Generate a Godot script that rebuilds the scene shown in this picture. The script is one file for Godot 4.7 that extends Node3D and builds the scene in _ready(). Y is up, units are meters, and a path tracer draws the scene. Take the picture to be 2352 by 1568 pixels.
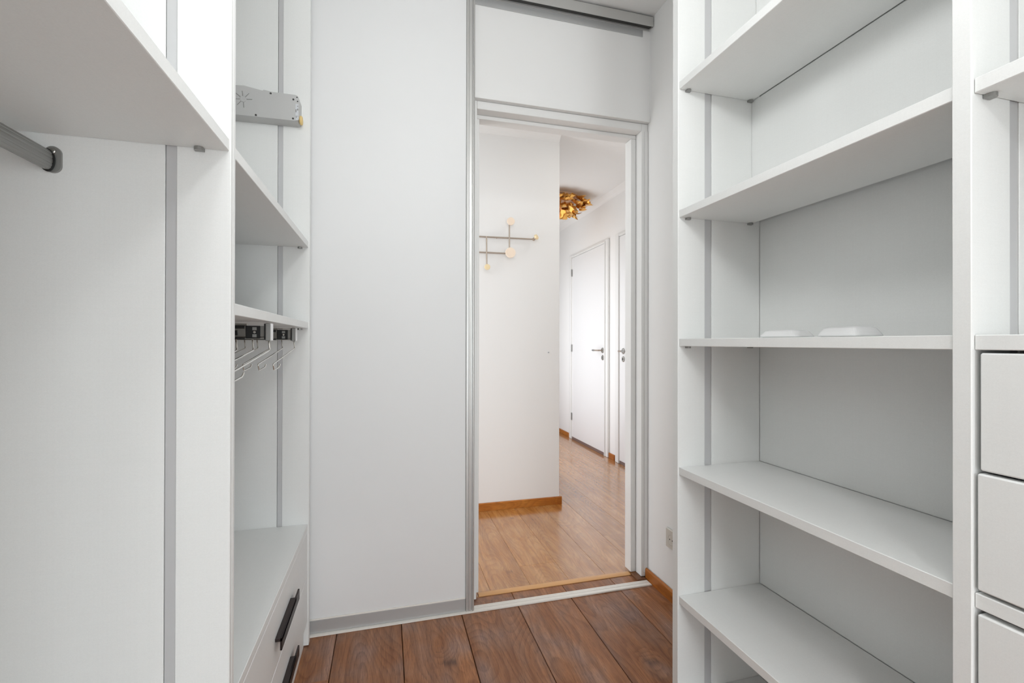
extends Node3D
# A white walk-in closet seen towards its doorway, with the oak hallway beyond.
# World: camera stands at x 0, z 0; -z runs towards the doorway, +x to the right; metres.

var used := {}
var M := {}

# ------------------------------------------------------------------ naming and tagging
func numbered(parent: Node, called: String) -> String:
	var key := str(parent.get_instance_id()) + called
	var n: int = used.get(key, 0)
	used[key] = n + 1
	return called if n == 0 else "%s_%03d" % [called, n]

func tag(o: Node, label: String, category: String, group := "", kind := "") -> void:
	if label != "": o.set_meta("label", label)
	if category != "": o.set_meta("category", category)
	if group != "": o.set_meta("group", group)
	if kind != "": o.set_meta("kind", kind)

func thing(called: String, label: String, category: String, at := Vector3.ZERO, group := "", kind := "") -> Node3D:
	var o := Node3D.new()
	o.name = numbered(self, called)
	add_child(o)
	o.position = at
	tag(o, label, category, group, kind)
	return o

# commits a mesh whose vertices are given around `at` (world) under a parent
func put(parent: Node3D, called: String, mesh: Mesh, mat: Material, at := Vector3.ZERO, turn := Basis.IDENTITY) -> MeshInstance3D:
	var o := MeshInstance3D.new()
	o.name = numbered(parent, called)
	o.mesh = mesh
	o.material_override = mat
	o.cast_shadow = GeometryInstance3D.SHADOW_CASTING_SETTING_ON
	parent.add_child(o)
	var world := Transform3D(turn, at)
	o.transform = world if parent == self else parent.global_transform.affine_inverse() * world
	return o

# ------------------------------------------------------------------ shapes
func begin() -> SurfaceTool:
	var st := SurfaceTool.new()
	st.begin(Mesh.PRIMITIVE_TRIANGLES)
	return st

func tri(st: SurfaceTool, a: Vector3, b: Vector3, c: Vector3, n: Vector3) -> void:
	if (b - a).cross(c - a).dot(n) > 0.0:
		var t := b
		b = c
		c = t
	for p in [a, b, c]:
		st.set_normal(n)
		st.set_uv(Vector2(p.x, p.z))
		st.add_vertex(p)

func quad(st: SurfaceTool, a: Vector3, b: Vector3, c: Vector3, d: Vector3, n: Vector3) -> void:
	tri(st, a, b, c, n)
	tri(st, a, c, d, n)

# a box with chamfered edges, added to a SurfaceTool
func chamfer_box(st: SurfaceTool, c: Vector3, size: Vector3, bevel := 0.001) -> void:
	var h := size * 0.5
	var k: float = minf(bevel, minf(h.x, minf(h.y, h.z)) * 0.8)
	for axis in 3:
		var u := (axis + 1) % 3
		var w := (axis + 2) % 3
		for s in [-1.0, 1.0]:
			var n := Vector3.ZERO
			n[axis] = s
			var q := []
			for e in [[-1, -1], [1, -1], [1, 1], [-1, 1]]:
				var p := Vector3.ZERO
				p[axis] = s * h[axis]
				p[u] = e[0] * (h[u] - k)
				p[w] = e[1] * (h[w] - k)
				q.append(c + p)
			quad(st, q[0], q[1], q[2], q[3], n)
	if k <= 0.0: return
	for axis in 3:
		var u := (axis + 1) % 3
		var w := (axis + 2) % 3
		for su in [-1.0, 1.0]:
			for sw in [-1.0, 1.0]:
				var n := Vector3.ZERO
				n[u] = su
				n[w] = sw
				n = n.normalized()
				var q := []
				for e in [[-1, 0], [1, 0], [1, 1], [-1, 1]]:
					var p := Vector3.ZERO
					p[axis] = e[0] * (h[axis] - k)
					p[u] = su * (h[u] - (k if e[1] == 1 else 0.0))
					p[w] = sw * (h[w] - (0.0 if e[1] == 1 else k))
					q.append(c + p)
				quad(st, q[0], q[1], q[2], q[3], n)
	for sx in [-1.0, 1.0]:
		for sy in [-1.0, 1.0]:
			for sz in [-1.0, 1.0]:
				var s := Vector3(sx, sy, sz)
				tri(st, c + s * (h - Vector3(0, k, k)), c + s * (h - Vector3(k, 0, k)), c + s * (h - Vector3(k, k, 0)), s.normalized())

# one box part from its low and high corner (world)
func box(parent: Node3D, called: String, lo: Vector3, hi: Vector3, mat: Material, bevel := 0.001) -> MeshInstance3D:
	var st := begin()
	chamfer_box(st, Vector3.ZERO, hi - lo, bevel)
	return put(parent, called, st.commit(), mat, (lo + hi) * 0.5)

# several boxes in one mesh (one solid piece of building, such as a wall round an opening)
func boxes(parent: Node3D, called: String, list: Array, mat: Material, bevel := 0.0) -> MeshInstance3D:
	var st := begin()
	var at: Vector3 = (list[0][0] + list[0][1]) * 0.5
	for b in list:
		chamfer_box(st, (b[0] + b[1]) * 0.5 - at, b[1] - b[0], bevel)
	return put(parent, called, st.commit(), mat, at)

# extrudes an outline (counter-clockwise or not, given as Vector2) from `from` to `to` along axis 0 x, 1 y, 2 z
# plane axes: x -> (z, y), y -> (x, z), z -> (x, y)
func extrude(outline: PackedVector2Array, axis: int, from: float, to: float, smooth := false) -> SurfaceTool:
	var st := begin()
	var lift := func(p: Vector2, t: float) -> Vector3:
		if axis == 0: return Vector3(t, p.y, p.x)
		if axis == 1: return Vector3(p.x, t, p.y)
		return Vector3(p.x, p.y, t)
	var ccw := not Geometry2D.is_polygon_clockwise(outline)
	var n := outline.size()
	var norms := []
	for i in n:
		var d: Vector2 = outline[(i + 1) % n] - outline[i]
		var out := Vector2(d.y, -d.x).normalized() * (1.0 if ccw else -1.0)
		norms.append(out)
	for i in n:
		var j := (i + 1) % n
		var a: Vector3 = lift.call(outline[i], from)
		var b: Vector3 = lift.call(outline[j], from)
		var c: Vector3 = lift.call(outline[j], to)
		var d: Vector3 = lift.call(outline[i], to)
		var face: Vector3 = lift.call(norms[i], 0.0)
		if not smooth:
			quad(st, a, b, c, d, face)
		else:
			var ni: Vector3 = lift.call((norms[i] + norms[(i + n - 1) % n]).normalized(), 0.0)
			var nj: Vector3 = lift.call((norms[i] + norms[j]).normalized(), 0.0)
			var vs := [[a, ni], [b, nj], [c, nj], [a, ni], [c, nj], [d, ni]]
			if (b - a).cross(c - a).dot(face) > 0.0:
				vs = [[a, ni], [c, nj], [b, nj], [a, ni], [d, ni], [c, nj]]
			for v in vs:
				st.set_normal(v[1])
				st.set_uv(Vector2.ZERO)
				st.add_vertex(v[0])
	var ids := Geometry2D.triangulate_polygon(outline)
	var lo := Vector3.ZERO
	lo[axis] = -1.0 if to > from else 1.0
	for k in range(0, ids.size(), 3):
		tri(st, lift.call(outline[ids[k]], from), lift.call(outline[ids[k + 1]], from), lift.call(outline[ids[k + 2]], from), lo)
		tri(st, lift.call(outline[ids[k]], to), lift.call(outline[ids[k + 1]], to), lift.call(outline[ids[k + 2]], to), -lo)
	return st

# profile (radius, height) turned round an axis given by basis y
func lathe(profile: Array, sides := 24) -> SurfaceTool:
	var st := begin()
	for k in profile.size() - 1:
		var p: Vector2 = profile[k]
		var q: Vector2 = profile[k + 1]
		var slope := Vector2(q.y - p.y, -(q.x - p.x)).normalized()
		for i in sides:
			var a := TAU * i / sides
			var b := TAU * (i + 1) / sides
			var pa := Vector3(cos(a) * p.x, p.y, sin(a) * p.x)
			var pb := Vector3(cos(b) * p.x, p.y, sin(b) * p.x)
			var qa := Vector3(cos(a) * q.x, q.y, sin(a) * q.x)
			var qb := Vector3(cos(b) * q.x, q.y, sin(b) * q.x)
			var na := Vector3(cos(a) * slope.x, slope.y, sin(a) * slope.x)
			var nb := Vector3(cos(b) * slope.x, slope.y, sin(b) * slope.x)
			var n := (na + nb).normalized()
			for t in [[pa, pb, qb, na, nb, nb], [pa, qb, qa, na, nb, na]]:
				var v := [t[0], t[1], t[2]]
				var m := [t[3], t[4], t[5]]
				if (v[1] - v[0]).cross(v[2] - v[0]).length() < 1e-12: continue
				if (v[1] - v[0]).cross(v[2] - v[0]).dot(n) > 0.0:
					v = [t[0], t[2], t[1]]
					m = [t[3], t[5], t[4]]
				for e in 3:
					st.set_normal(m[e])
					st.set_uv(Vector2.ZERO)
					st.add_vertex(v[e])
	return st

# rounds the corners of a path
func rounded(pts: Array, r: float, n := 5) -> Array:
	var out := [pts[0]]
	for i in range(1, pts.size() - 1):
		var p: Vector3 = pts[i]
		var a: Vector3 = p + (pts[i - 1] - p).limit_length(r)
		var b: Vector3 = p + (pts[i + 1] - p).limit_length(r)
		for k in n + 1:
			var t := float(k) / n
			out.append(a.lerp(p, t).lerp(p.lerp(b, t), t))
	out.append(pts[-1])
	return out

func tube(st: SurfaceTool, pts: Array, r: float, sides := 8) -> void:
	var rings := []
	var side := Vector3.ZERO
	for i in pts.size():
		var d: Vector3 = (pts[mini(i + 1, pts.size() - 1)] - pts[maxi(i - 1, 0)]).normalized()
		if side == Vector3.ZERO:
			side = d.cross(Vector3.UP if absf(d.y) < 0.9 else Vector3.RIGHT).normalized()
		side = (side - d * side.dot(d)).normalized()
		var up := d.cross(side)
		var ring := []
		for k in sides:
			var a := TAU * k / sides
			ring.append((side * cos(a) + up * sin(a)))
		rings.append(ring)
	for i in pts.size() - 1:
		for k in sides:
			var j := (k + 1) % sides
			var n0: Vector3 = rings[i][k]
			var n1: Vector3 = rings[i][j]
			var n2: Vector3 = rings[i + 1][j]
			var n3: Vector3 = rings[i + 1][k]
			var a: Vector3 = pts[i] + n0 * r
			var b: Vector3 = pts[i] + n1 * r
			var c: Vector3 = pts[i + 1] + n2 * r
			var e: Vector3 = pts[i + 1] + n3 * r
			var flip := (b - a).cross(c - a).dot(n0 + n1) > 0.0
			for v in ([[a, n0], [c, n2], [b, n1], [a, n0], [e, n3], [c, n2]] if flip else [[a, n0], [b, n1], [c, n2], [a, n0], [c, n2], [e, n3]]):
				st.set_normal(v[1])
				st.set_uv(Vector2.ZERO)
				st.add_vertex(v[0])
	for end in [0, pts.size() - 1]:
		var out: Vector3 = (pts[0] - pts[1] if end == 0 else pts[-1] - pts[-2]).normalized()
		for k in sides:
			tri(st, pts[end], pts[end] + rings[end][k] * r, pts[end] + rings[end][(k + 1) % sides] * r, out)

# ------------------------------------------------------------------ materials
func mat(color: Color, rough := 0.5, metal := 0.0, spec := 0.5) -> StandardMaterial3D:
	var m := StandardMaterial3D.new()
	m.albedo_color = color
	m.roughness = rough
	m.metallic = metal
	m.metallic_specular = spec
	return m

func noise_bytes(w: int, h: int, fw: int, fh: int, freq: float, seed_no: int, octaves := 3) -> PackedByteArray:
	var f := FastNoiseLite.new()
	f.noise_type = FastNoiseLite.TYPE_SIMPLEX_SMOOTH
	f.seed = seed_no
	f.frequency = freq
	f.fractal_octaves = octaves
	var img := f.get_image(fw, fh)
	img.convert(Image.FORMAT_L8)
	img.resize(w, h, Image.INTERPOLATE_CUBIC)
	return img.get_data()

# four planks side by side: grain, cathedral figure, pores, knots, each plank its own tone
func wood(seed_no: int, dark: Color, light: Color, pore: Color, tones: Array, knots: Array, figure: float, grey: float) -> ImageTexture:
	var w := 1024
	var h := 2048
	var low := noise_bytes(w, h, 128, 96, 0.026, seed_no, 2)          # slow figure, stretched along the plank
	var fine := noise_bytes(w, h, 1024, 64, 0.42, seed_no + 1, 2)     # fibres
	var mid := noise_bytes(w, h, 512, 40, 0.05, seed_no + 2, 3)        # streaks
	var blot := noise_bytes(w, h, 128, 160, 0.05, seed_no + 3, 3)      # blotches
	var pores := noise_bytes(w, h, 1024, 120, 0.48, seed_no + 4, 1)
	var wave := PackedFloat32Array()
	wave.resize(1024)
	for i in 1024:
		var t := i / 1024.0
		wave[i] = pow(t, 2.2) if t < 0.86 else pow((1.0 - t) / 0.14, 1.5) * 0.72
	var out := PackedByteArray()
	out.resize(w * h * 3)
	var lane := w / 4
	for y in h:
		for x in w:
			var i := y * w + x
			var l := x / lane
			var a: float = low[i] / 255.0
			var shade := 0.0
			var ring := a * 12.0 + absf((x % lane) - lane * 0.45) * 0.012 + l * 3.7
			for k in knots:
				var dx: float = (x - k[0]) / k[2]
				var dy: float = (y - k[1]) / (k[2] * 1.7)
				var d2 := dx * dx + dy * dy
				if d2 < 14.0:
					var e := exp(-d2 * 0.45)
					ring += e * 3.2
					shade += exp(-d2 * 6.0) * k[3] * 0.8
			var t: float = wave[int(ring * 1024.0) & 1023]
			var f: float = fine[i] / 255.0 - 0.5
			var s: float = mid[i] / 255.0 - 0.5
			var b: float = blot[i] / 255.0 - 0.5
			var v: float = 0.60 - t * figure + f * 0.46 + s * 0.50 + b * 0.46 + tones[l]
			v = clampf(v, 0.0, 1.0)
			var po: float = clampf((pores[i] / 255.0 - 0.64) * 1.6, 0.0, 0.30) + shade
			po = clampf(po, 0.0, 1.0)
			var g := clampf(b * grey, -0.05, 0.12)
			var r0: float = dark.r + (light.r - dark.r) * v
			var g0: float = dark.g + (light.g - dark.g) * v
			var b0: float = dark.b + (light.b - dark.b) * v
			r0 += (pore.r - r0) * po - g * 0.5
			g0 += (pore.g - g0) * po
			b0 += (pore.b - b0) * po + g * 0.6
			out[i * 3] = int(clampf(r0, 0, 1) * 255.0)
			out[i * 3 + 1] = int(clampf(g0, 0, 1) * 255.0)
			out[i * 3 + 2] = int(clampf(b0, 0, 1) * 255.0)
	var img := Image.create_from_data(w, h, false, Image.FORMAT_RGB8, out)
	return ImageTexture.create_from_image(img)

func make_materials() -> void:
	M.white = mat(Color(0.98, 0.984, 0.977), 0.42)             # melamine boards
	var linen := Image.create(256, 256, false, Image.FORMAT_RGB8)
	var lr := RandomNumberGenerator.new()
	lr.seed = 3
	var cols := PackedFloat32Array()
	var rows := PackedFloat32Array()
	for k in 256:
		cols.append(lr.randf_range(-0.004, 0.004))
		rows.append(lr.randf_range(-0.004, 0.004))
	for y in 256:
		for x in 256:
			var g := 0.982 + cols[x] * lr.randf() + rows[y] * lr.randf() + lr.randf_range(-0.008, 0.008)
			linen.set_pixel(x, y, Color(g, g, g))
	M.white.albedo_texture = ImageTexture.create_from_image(linen)
	M.white.uv1_triplanar = true
	M.white.uv1_world_triplanar = true
	M.white.uv1_scale = Vector3(4.0, 4.0, 4.0)
	M.wall = mat(Color(0.968, 0.968, 0.963), 0.85, 0.0, 0.3)
	M.hall_wall = mat(Color(0.965, 0.963, 0.958), 0.85, 0.0, 0.3)
	M.ceiling = mat(Color(0.97, 0.97, 0.966), 0.9, 0.0, 0.3)
	M.paint = mat(Color(0.945, 0.945, 0.938), 0.35)             # gloss paint on frames
	M.door = mat(Color(0.95, 0.95, 0.95), 0.28)
	M.panel = mat(Color(0.965, 0.968, 0.968), 0.5)
	M.alu = mat(Color(0.78, 0.785, 0.785), 0.45, 0.5)
	M.rod = mat(Color(0.60, 0.60, 0.59), 0.4, 0.6)
	M.alu_light = mat(Color(0.80, 0.80, 0.79), 0.38, 0.6)
	M.strip = mat(Color(0.84, 0.84, 0.845), 0.42, 0.35)
	M.track = mat(Color(0.97, 0.95, 0.92), 0.35)
	M.dark_alu = mat(Color(0.30, 0.30, 0.295), 0.5, 0.5)
	M.gap = mat(Color(0.13, 0.125, 0.12), 0.9)
	M.plastic = mat(Color(0.79, 0.79, 0.785), 0.45)
	M.plastic_light = mat(Color(0.86, 0.87, 0.885), 0.4)
	M.black = mat(Color(0.035, 0.035, 0.037), 0.45)
	M.brown_metal = mat(Color(0.17, 0.13, 0.125), 0.42, 0.25)
	M.chrome = mat(Color(0.90, 0.89, 0.87), 0.12, 1.0)
	M.steel = mat(Color(0.62, 0.61, 0.59), 0.3, 0.9)
	M.zinc = mat(Color(0.62, 0.62, 0.61), 0.36, 0.6)
	M.yellow = mat(Color(0.95, 0.83, 0.56), 0.5)
	M.tray = mat(Color(0.94, 0.94, 0.94), 0.25)
	M.socket = mat(Color(0.84, 0.83, 0.80), 0.35)
	M.brass_bar = mat(Color(0.71, 0.66, 0.61), 0.38, 0.6)
	M.brass_disc = mat(Color(1.0, 0.925, 0.845), 0.42, 0.1)
	M.brass_gold = mat(Color(0.975, 0.89, 0.72), 0.42, 0.2)
	M.gold = mat(Color(0.94, 0.71, 0.36), 0.22, 0.75)
	M.gold.cull_mode = BaseMaterial3D.CULL_DISABLED
	M.gold_light = mat(Color(0.96, 0.86, 0.76), 0.3, 0.4)
	M.subfloor = mat(Color(0.12, 0.075, 0.05), 0.9)
	M.oak_trim = mat(Color(1, 1, 1), 0.4)
	M.threshold = mat(Color(1, 1, 1), 0.35)
	M.brown_block = mat(Color(0.45, 0.29, 0.17), 0.5)
	M.door_sill = mat(Color(0.50, 0.42, 0.40), 0.5)
	M.brown = mat(Color(1, 1, 1), 0.33, 0.0, 0.5)
	M.oak = mat(Color(1, 1, 1), 0.22, 0.0, 0.8)
	M.brown.albedo_texture = wood(11, Color(0.44, 0.27, 0.168), Color(0.75, 0.53, 0.375), Color(0.27, 0.155, 0.095), [-0.02, 0.06, -0.10, 0.03],
		[[150, 900, 26, 0.5], [420, 1500, 22, 0.6], [640, 420, 20, 0.5], [900, 1250, 30, 0.4]], 0.34, 0.30)
	M.oak.albedo_texture = wood(47, Color(0.55, 0.345, 0.155), Color(0.84, 0.60, 0.34), Color(0.42, 0.24, 0.10), [0.0, 0.07, -0.07, 0.04],
		[[140, 300, 18, 0.8], [680, 1150, 20, 0.5], [430, 1800, 16, 0.6]], 0.30, 0.10)
	M.oak.clearcoat_enabled = true
	M.oak.clearcoat = 0.65
	M.oak.clearcoat_roughness = 0.12
	M.oak_trim.albedo_texture = M.oak.albedo_texture
	M.oak_trim.albedo_color = Color(1.0, 0.90, 0.66)
	M.threshold.albedo_color = Color(0.86, 0.655, 0.44)
	M.pane = mat(Color(0.9, 0.95, 1.0, 0.08), 0.02)
	M.pane.transparency = BaseMaterial3D.TRANSPARENCY_ALPHA
	M.bulb = mat(Color(1, 1, 1), 0.4)
	M.bulb.emission_enabled = true
	M.bulb.emission = Color(1.0, 0.985, 0.96)
	M.bulb.emission_energy_multiplier = 1.0

# a floor or skirting board with chamfered top edges; u runs across one of the four planks of the texture, v along
func plank_mesh(w: float, l: float, t: float, lane: int, v0: float, bevel := 0.0012, drop := 0.0016) -> ArrayMesh:
	var st := begin()
	var hw := w * 0.5
	var hl := l * 0.5
	var uv := func(p: Vector3) -> Vector2: return Vector2((lane + 0.03 + 0.94 * clampf((p.x + hw) / w, 0, 1)) / 4.0, v0 + (p.z + hl) / 2.4)
	var add := func(q: Array, n: Vector3) -> void:
		var order := [0, 1, 2, 0, 2, 3]
		if (q[1] - q[0]).cross(q[2] - q[0]).dot(n) > 0.0: order = [0, 2, 1, 0, 3, 2]
		for k in order:
			st.set_normal(n)
			st.set_uv(uv.call(q[k]))
			st.add_vertex(q[k])
	var x := hw - bevel
	var z := hl - bevel
	add.call([Vector3(-x, 0, -z), Vector3(x, 0, -z), Vector3(x, 0, z), Vector3(-x, 0, z)], Vector3.UP)
	for s in [-1.0, 1.0]:
		add.call([Vector3(s * x, 0, -z), Vector3(s * hw, -drop, -hl), Vector3(s * hw, -drop, hl), Vector3(s * x, 0, z)], Vector3(s * drop, bevel, 0).normalized())
		add.call([Vector3(-x, 0, s * z), Vector3(-hw, -drop, s * hl), Vector3(hw, -drop, s * hl), Vector3(x, 0, s * z)], Vector3(0, bevel, s * drop).normalized())
		add.call([Vector3(s * hw, -drop, -hl), Vector3(s * hw, -t, -hl), Vector3(s * hw, -t, hl), Vector3(s * hw, -drop, hl)], Vector3(s, 0, 0))
		add.call([Vector3(-hw, -drop, s * hl), Vector3(-hw, -t, s * hl), Vector3(hw, -t, s * hl), Vector3(hw, -drop, s * hl)], Vector3(0, 0, s))
	return st.commit()

# a skirting board: the plank laid on edge; along 0 x or 2 z
func skirting(parent: Node3D, called: String, lo: Vector3, hi: Vector3, along: int, material: Material, round_top := 0.004) -> MeshInstance3D:
	var c := (lo + hi) * 0.5
	var h := (hi - lo) * 0.5
	var across := 2 if along == 0 else 0
	var o := PackedVector2Array()
	var a := h[across]
	for p in [[-a, -h.y], [a, -h.y], [a, h.y - round_top], [a * 0.6, h.y - round_top * 0.25], [a * 0.2, h.y], [-a * 0.2, h.y], [-a * 0.6, h.y - round_top * 0.25], [-a, h.y - round_top]]:
		o.append(Vector2(p[0], p[1]))
	var raw: ArrayMesh = extrude(o, along, -h[along], h[along]).commit()
	var arrays := raw.surface_get_arrays(0)
	var verts: PackedVector3Array = arrays[Mesh.ARRAY_VERTEX]
	var uvs := PackedVector2Array()
	for v in verts:
		uvs.append(Vector2(0.06 + (v.y + h.y + v[across]) * 0.9, (v[along] + h[along]) / 2.4))
	arrays[Mesh.ARRAY_TEX_UV] = uvs
	var mesh := ArrayMesh.new()
	mesh.add_surface_from_arrays(Mesh.PRIMITIVE_TRIANGLES, arrays)
	return put(parent, called, mesh, material, c)

# ------------------------------------------------------------------ furniture helpers
# an upright board parted by an aluminium strip, as all the side panels here are
# x0 is the front edge, x1 the back edge; s0..s1 the strip; shelves sit on both faces
func upright(t: Node3D, x0: float, s0: float, s1: float, x1: float, y0: float, y1: float, z0: float, z1: float) -> void:
	var dir := signf(x1 - x0)
	var span := func(a: float, b: float, za: float, zb: float, ya: float, yb: float) -> Array:
		return [Vector3(minf(a, b), ya, za), Vector3(maxf(a, b), yb, zb)]
	var f: Array = span.call(x0, s0, z0, z1, y0, y1)
	box(t, "front_board", f[0], f[1], M.white, 0.0012)
	var s: Array = span.call(s0, s1, z0 + 0.0015, z1 - 0.0015, y0, y1)
	box(t, "aluminium_strip", s[0], s[1], M.strip, 0.0004)
	var r: Array = span.call(s1 + dir * 0.0012, x1, z0, z1, y0, y1)
	box(t, "rear_board", r[0], r[1], M.white, 0.0006)

# bullet-shaped metal clip under a shelf, screwed to the upright; points away from it along z
func shelf_clip(shelf: Node3D, at: Vector3, dz: float) -> void:
	var o := PackedVector2Array()
	o.append(Vector2(-0.0075, 0.0))
	o.append(Vector2(0.0075, 0.0))
	for k in 9:
		var a := PI * k / 8.0
		o.append(Vector2(cos(a) * 0.0075, dz * (0.006 + sin(a) * 0.007)))
	var m := extrude(o, 1, -0.0055, 0.0).commit()
	put(shelf, "shelf_clip", m, M.zinc, at)

func drawer_handle(drawer: Node3D, x_face: float, x_out: float, y_top: float, z_near: float, z_far: float, z_lip: float) -> void:
	var st := begin()
	var c := Vector3(x_face, y_top, z_near)
	chamfer_box(st, Vector3((x_out - x_face) * 0.5, -0.0045, (z_far - z_near) * 0.5), Vector3(x_out - x_face, 0.009, z_near - z_far), 0.0008)
	chamfer_box(st, Vector3(x_out - x_face - 0.0025, -0.016, (z_lip - z_near) * 0.5), Vector3(0.005, 0.032, z_near - z_lip), 0.0008)
	put(drawer, "handle", st.commit(), M.brown_metal, c).set_meta("label", "dark brown edge pull")

# ------------------------------------------------------------------ the scene
func _ready() -> void:
	set_camera_and_light()
	make_materials()
	build_shell()
	build_floors()
	build_hall_structure()
	build_door_frame()
	build_sliding_door()
	build_left_wardrobes()
	build_right_bookcases()
	build_hanger_racks()
	build_lift()
	build_small_things()
	build_hall_doors()
	build_coat_rack()
	build_gold_lamp()

const PENDANTS := [Vector3(-0.12, 2.12, 0.95), Vector3(0.2, 2.04, -0.62)]  # the latter is an added fill light

func area(called: String, at: Vector3, toward: Vector3, size: Vector2, energy: float, color: Color) -> void:
	var l := AreaLight3D.new()
	l.name = called
	l.area_size = size
	l.light_energy = energy
	l.light_color = color
	l.shadow_enabled = true
	l.area_range = 12.0
	add_child(l)
	l.position = at
	l.look_at(toward, Vector3.UP if absf((toward - at).normalized().y) < 0.95 else Vector3.RIGHT)
	tag(l, "", "", "", "helper")

func set_camera_and_light() -> void:
	var cam := Camera3D.new()
	cam.name = "camera"
	cam.keep_aspect = Camera3D.KEEP_HEIGHT
	cam.fov = rad_to_deg(2.0 * atan(784.0 / 1060.0))
	cam.near = 0.02
	cam.far = 60.0
	add_child(cam)
	cam.position = Vector3(0, 1.1, 0)
	cam.rotation_order = EULER_ORDER_YXZ
	cam.rotation_degrees = Vector3(0.16, -15.2, 0.1)
	cam.current = true

	var env := Environment.new()
	env.background_mode = Environment.BG_SKY
	var sky := Sky.new()
	var sm := ProceduralSkyMaterial.new()
	sm.sky_top_color = Color(0.55, 0.68, 0.86)
	sm.sky_horizon_color = Color(0.85, 0.88, 0.92)
	sm.ground_bottom_color = Color(0.45, 0.45, 0.43)
	sm.ground_horizon_color = Color(0.8, 0.82, 0.83)
	sm.sun_angle_max = 0.0
	sky.sky_material = sm
	env.sky = sky
	env.background_energy_multiplier = 1.0
	env.tonemap_mode = Environment.TONE_MAPPER_LINEAR
	env.tonemap_exposure = 1.0
	env.sdfgi_enabled = true
	env.ssao_enabled = true
	env.ssil_enabled = true
	var we := WorldEnvironment.new()
	we.name = "world_environment"
	we.environment = env
	add_child(we)

	# globe pendant behind the camera, and an added fill globe above the frame
	for k in 2:
		var o := OmniLight3D.new()
		o.name = "pendant_light" if k == 0 else "pendant_light_001"
		o.light_energy = [0.42, 0.24][k]
		o.light_color = Color(0.985, 0.995, 1.0)
		o.light_size = 0.09
		o.omni_range = 12.0
		o.omni_attenuation = 2.0
		o.shadow_enabled = true
		add_child(o)
		o.position = PENDANTS[k]
		tag(o, "", "", "", "helper")
	# added window light behind the camera and at the hall's end; the corridor's daylight
	area("fill_closet", Vector3(0.6, 0.95, 1.88), Vector3(0.6, 0.95, 0.0), Vector2(0.7, 1.4), 2.3, Color(0.96, 0.985, 1.0))
	area("daylight_corridor", Vector3(1.15, 1.12, -4.45), Vector3(2.2, 1.14, -4.45), Vector2(1.7, 1.8), 1.66, Color(0.985, 0.987, 0.99))
	area("fill_hall_end", Vector3(-1.22, 1.2, -2.5), Vector3(1.0, 1.0, -2.55), Vector2(0.7, 1.9), 1.92, Color(0.975, 0.99, 1.0))
	area("hall_ceiling_light", Vector3(1.45, 2.49, -2.42), Vector3(1.45, 0.0, -2.42), Vector2(0.3, 0.3), 0.19, Color(1.0, 0.99, 0.97))

func V(x: float, y: float, z: float) -> Vector3:
	return Vector3(x, y, z)

func build_shell() -> void:
	var o: MeshInstance3D
	o = boxes(self, "wall_front", [[V(-1.0, 0, -2.03), V(0.345, 2.6, -1.90)], [V(0.345, 2.125, -2.03), V(1.18, 2.6, -1.90)]], M.wall)
	tag(o, "white plastered wall round and above the doorway", "wall", "", "structure")
	o = box(self, "wall_right", V(1.18, 0, -2.03), V(1.30, 2.6, 1.9), M.wall, 0.0)
	tag(o, "white plastered side wall with the power socket, beside the doorway", "wall", "", "structure")
	o = box(self, "wall_left", V(-1.0, 0, -1.90), V(-0.88, 2.6, 1.9), M.wall, 0.0)
	tag(o, "white wall behind the open wardrobes", "wall", "", "structure")
	o = boxes(self, "wall_back", [[V(-1.0, 0, 1.9), V(0.2, 2.6, 2.02)], [V(1.0, 0, 1.9), V(1.30, 2.6, 2.02)], [V(0.2, 0, 1.9), V(1.0, 0.15, 2.02)], [V(0.2, 1.85, 1.9), V(1.0, 2.6, 2.02)]], M.wall)
	tag(o, "white closet wall behind the camera", "wall", "", "structure")
	o = box(self, "ceiling", V(-1.0, 2.6, -2.03), V(1.30, 2.72, 2.02), M.ceiling, 0.0)
	tag(o, "white closet ceiling above the sliding door rail", "ceiling", "", "structure")
	o = box(self, "trim_1", V(0.345, 2.1255, -1.9002), V(1.1795, 2.153, -1.8985), M.wall, 0.0006)
	tag(o, "thin white strip along the lower edge of the wall above the doorway", "trim", "", "structure")
	o = skirting(self, "baseboard_right", V(1.1665, 0.0005, -1.917), V(1.1795, 0.052, -0.2), 2, M.oak_trim, 0.007)
	tag(o, "orange oak baseboard at the foot of the closet's side wall", "baseboard", "", "structure")

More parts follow.
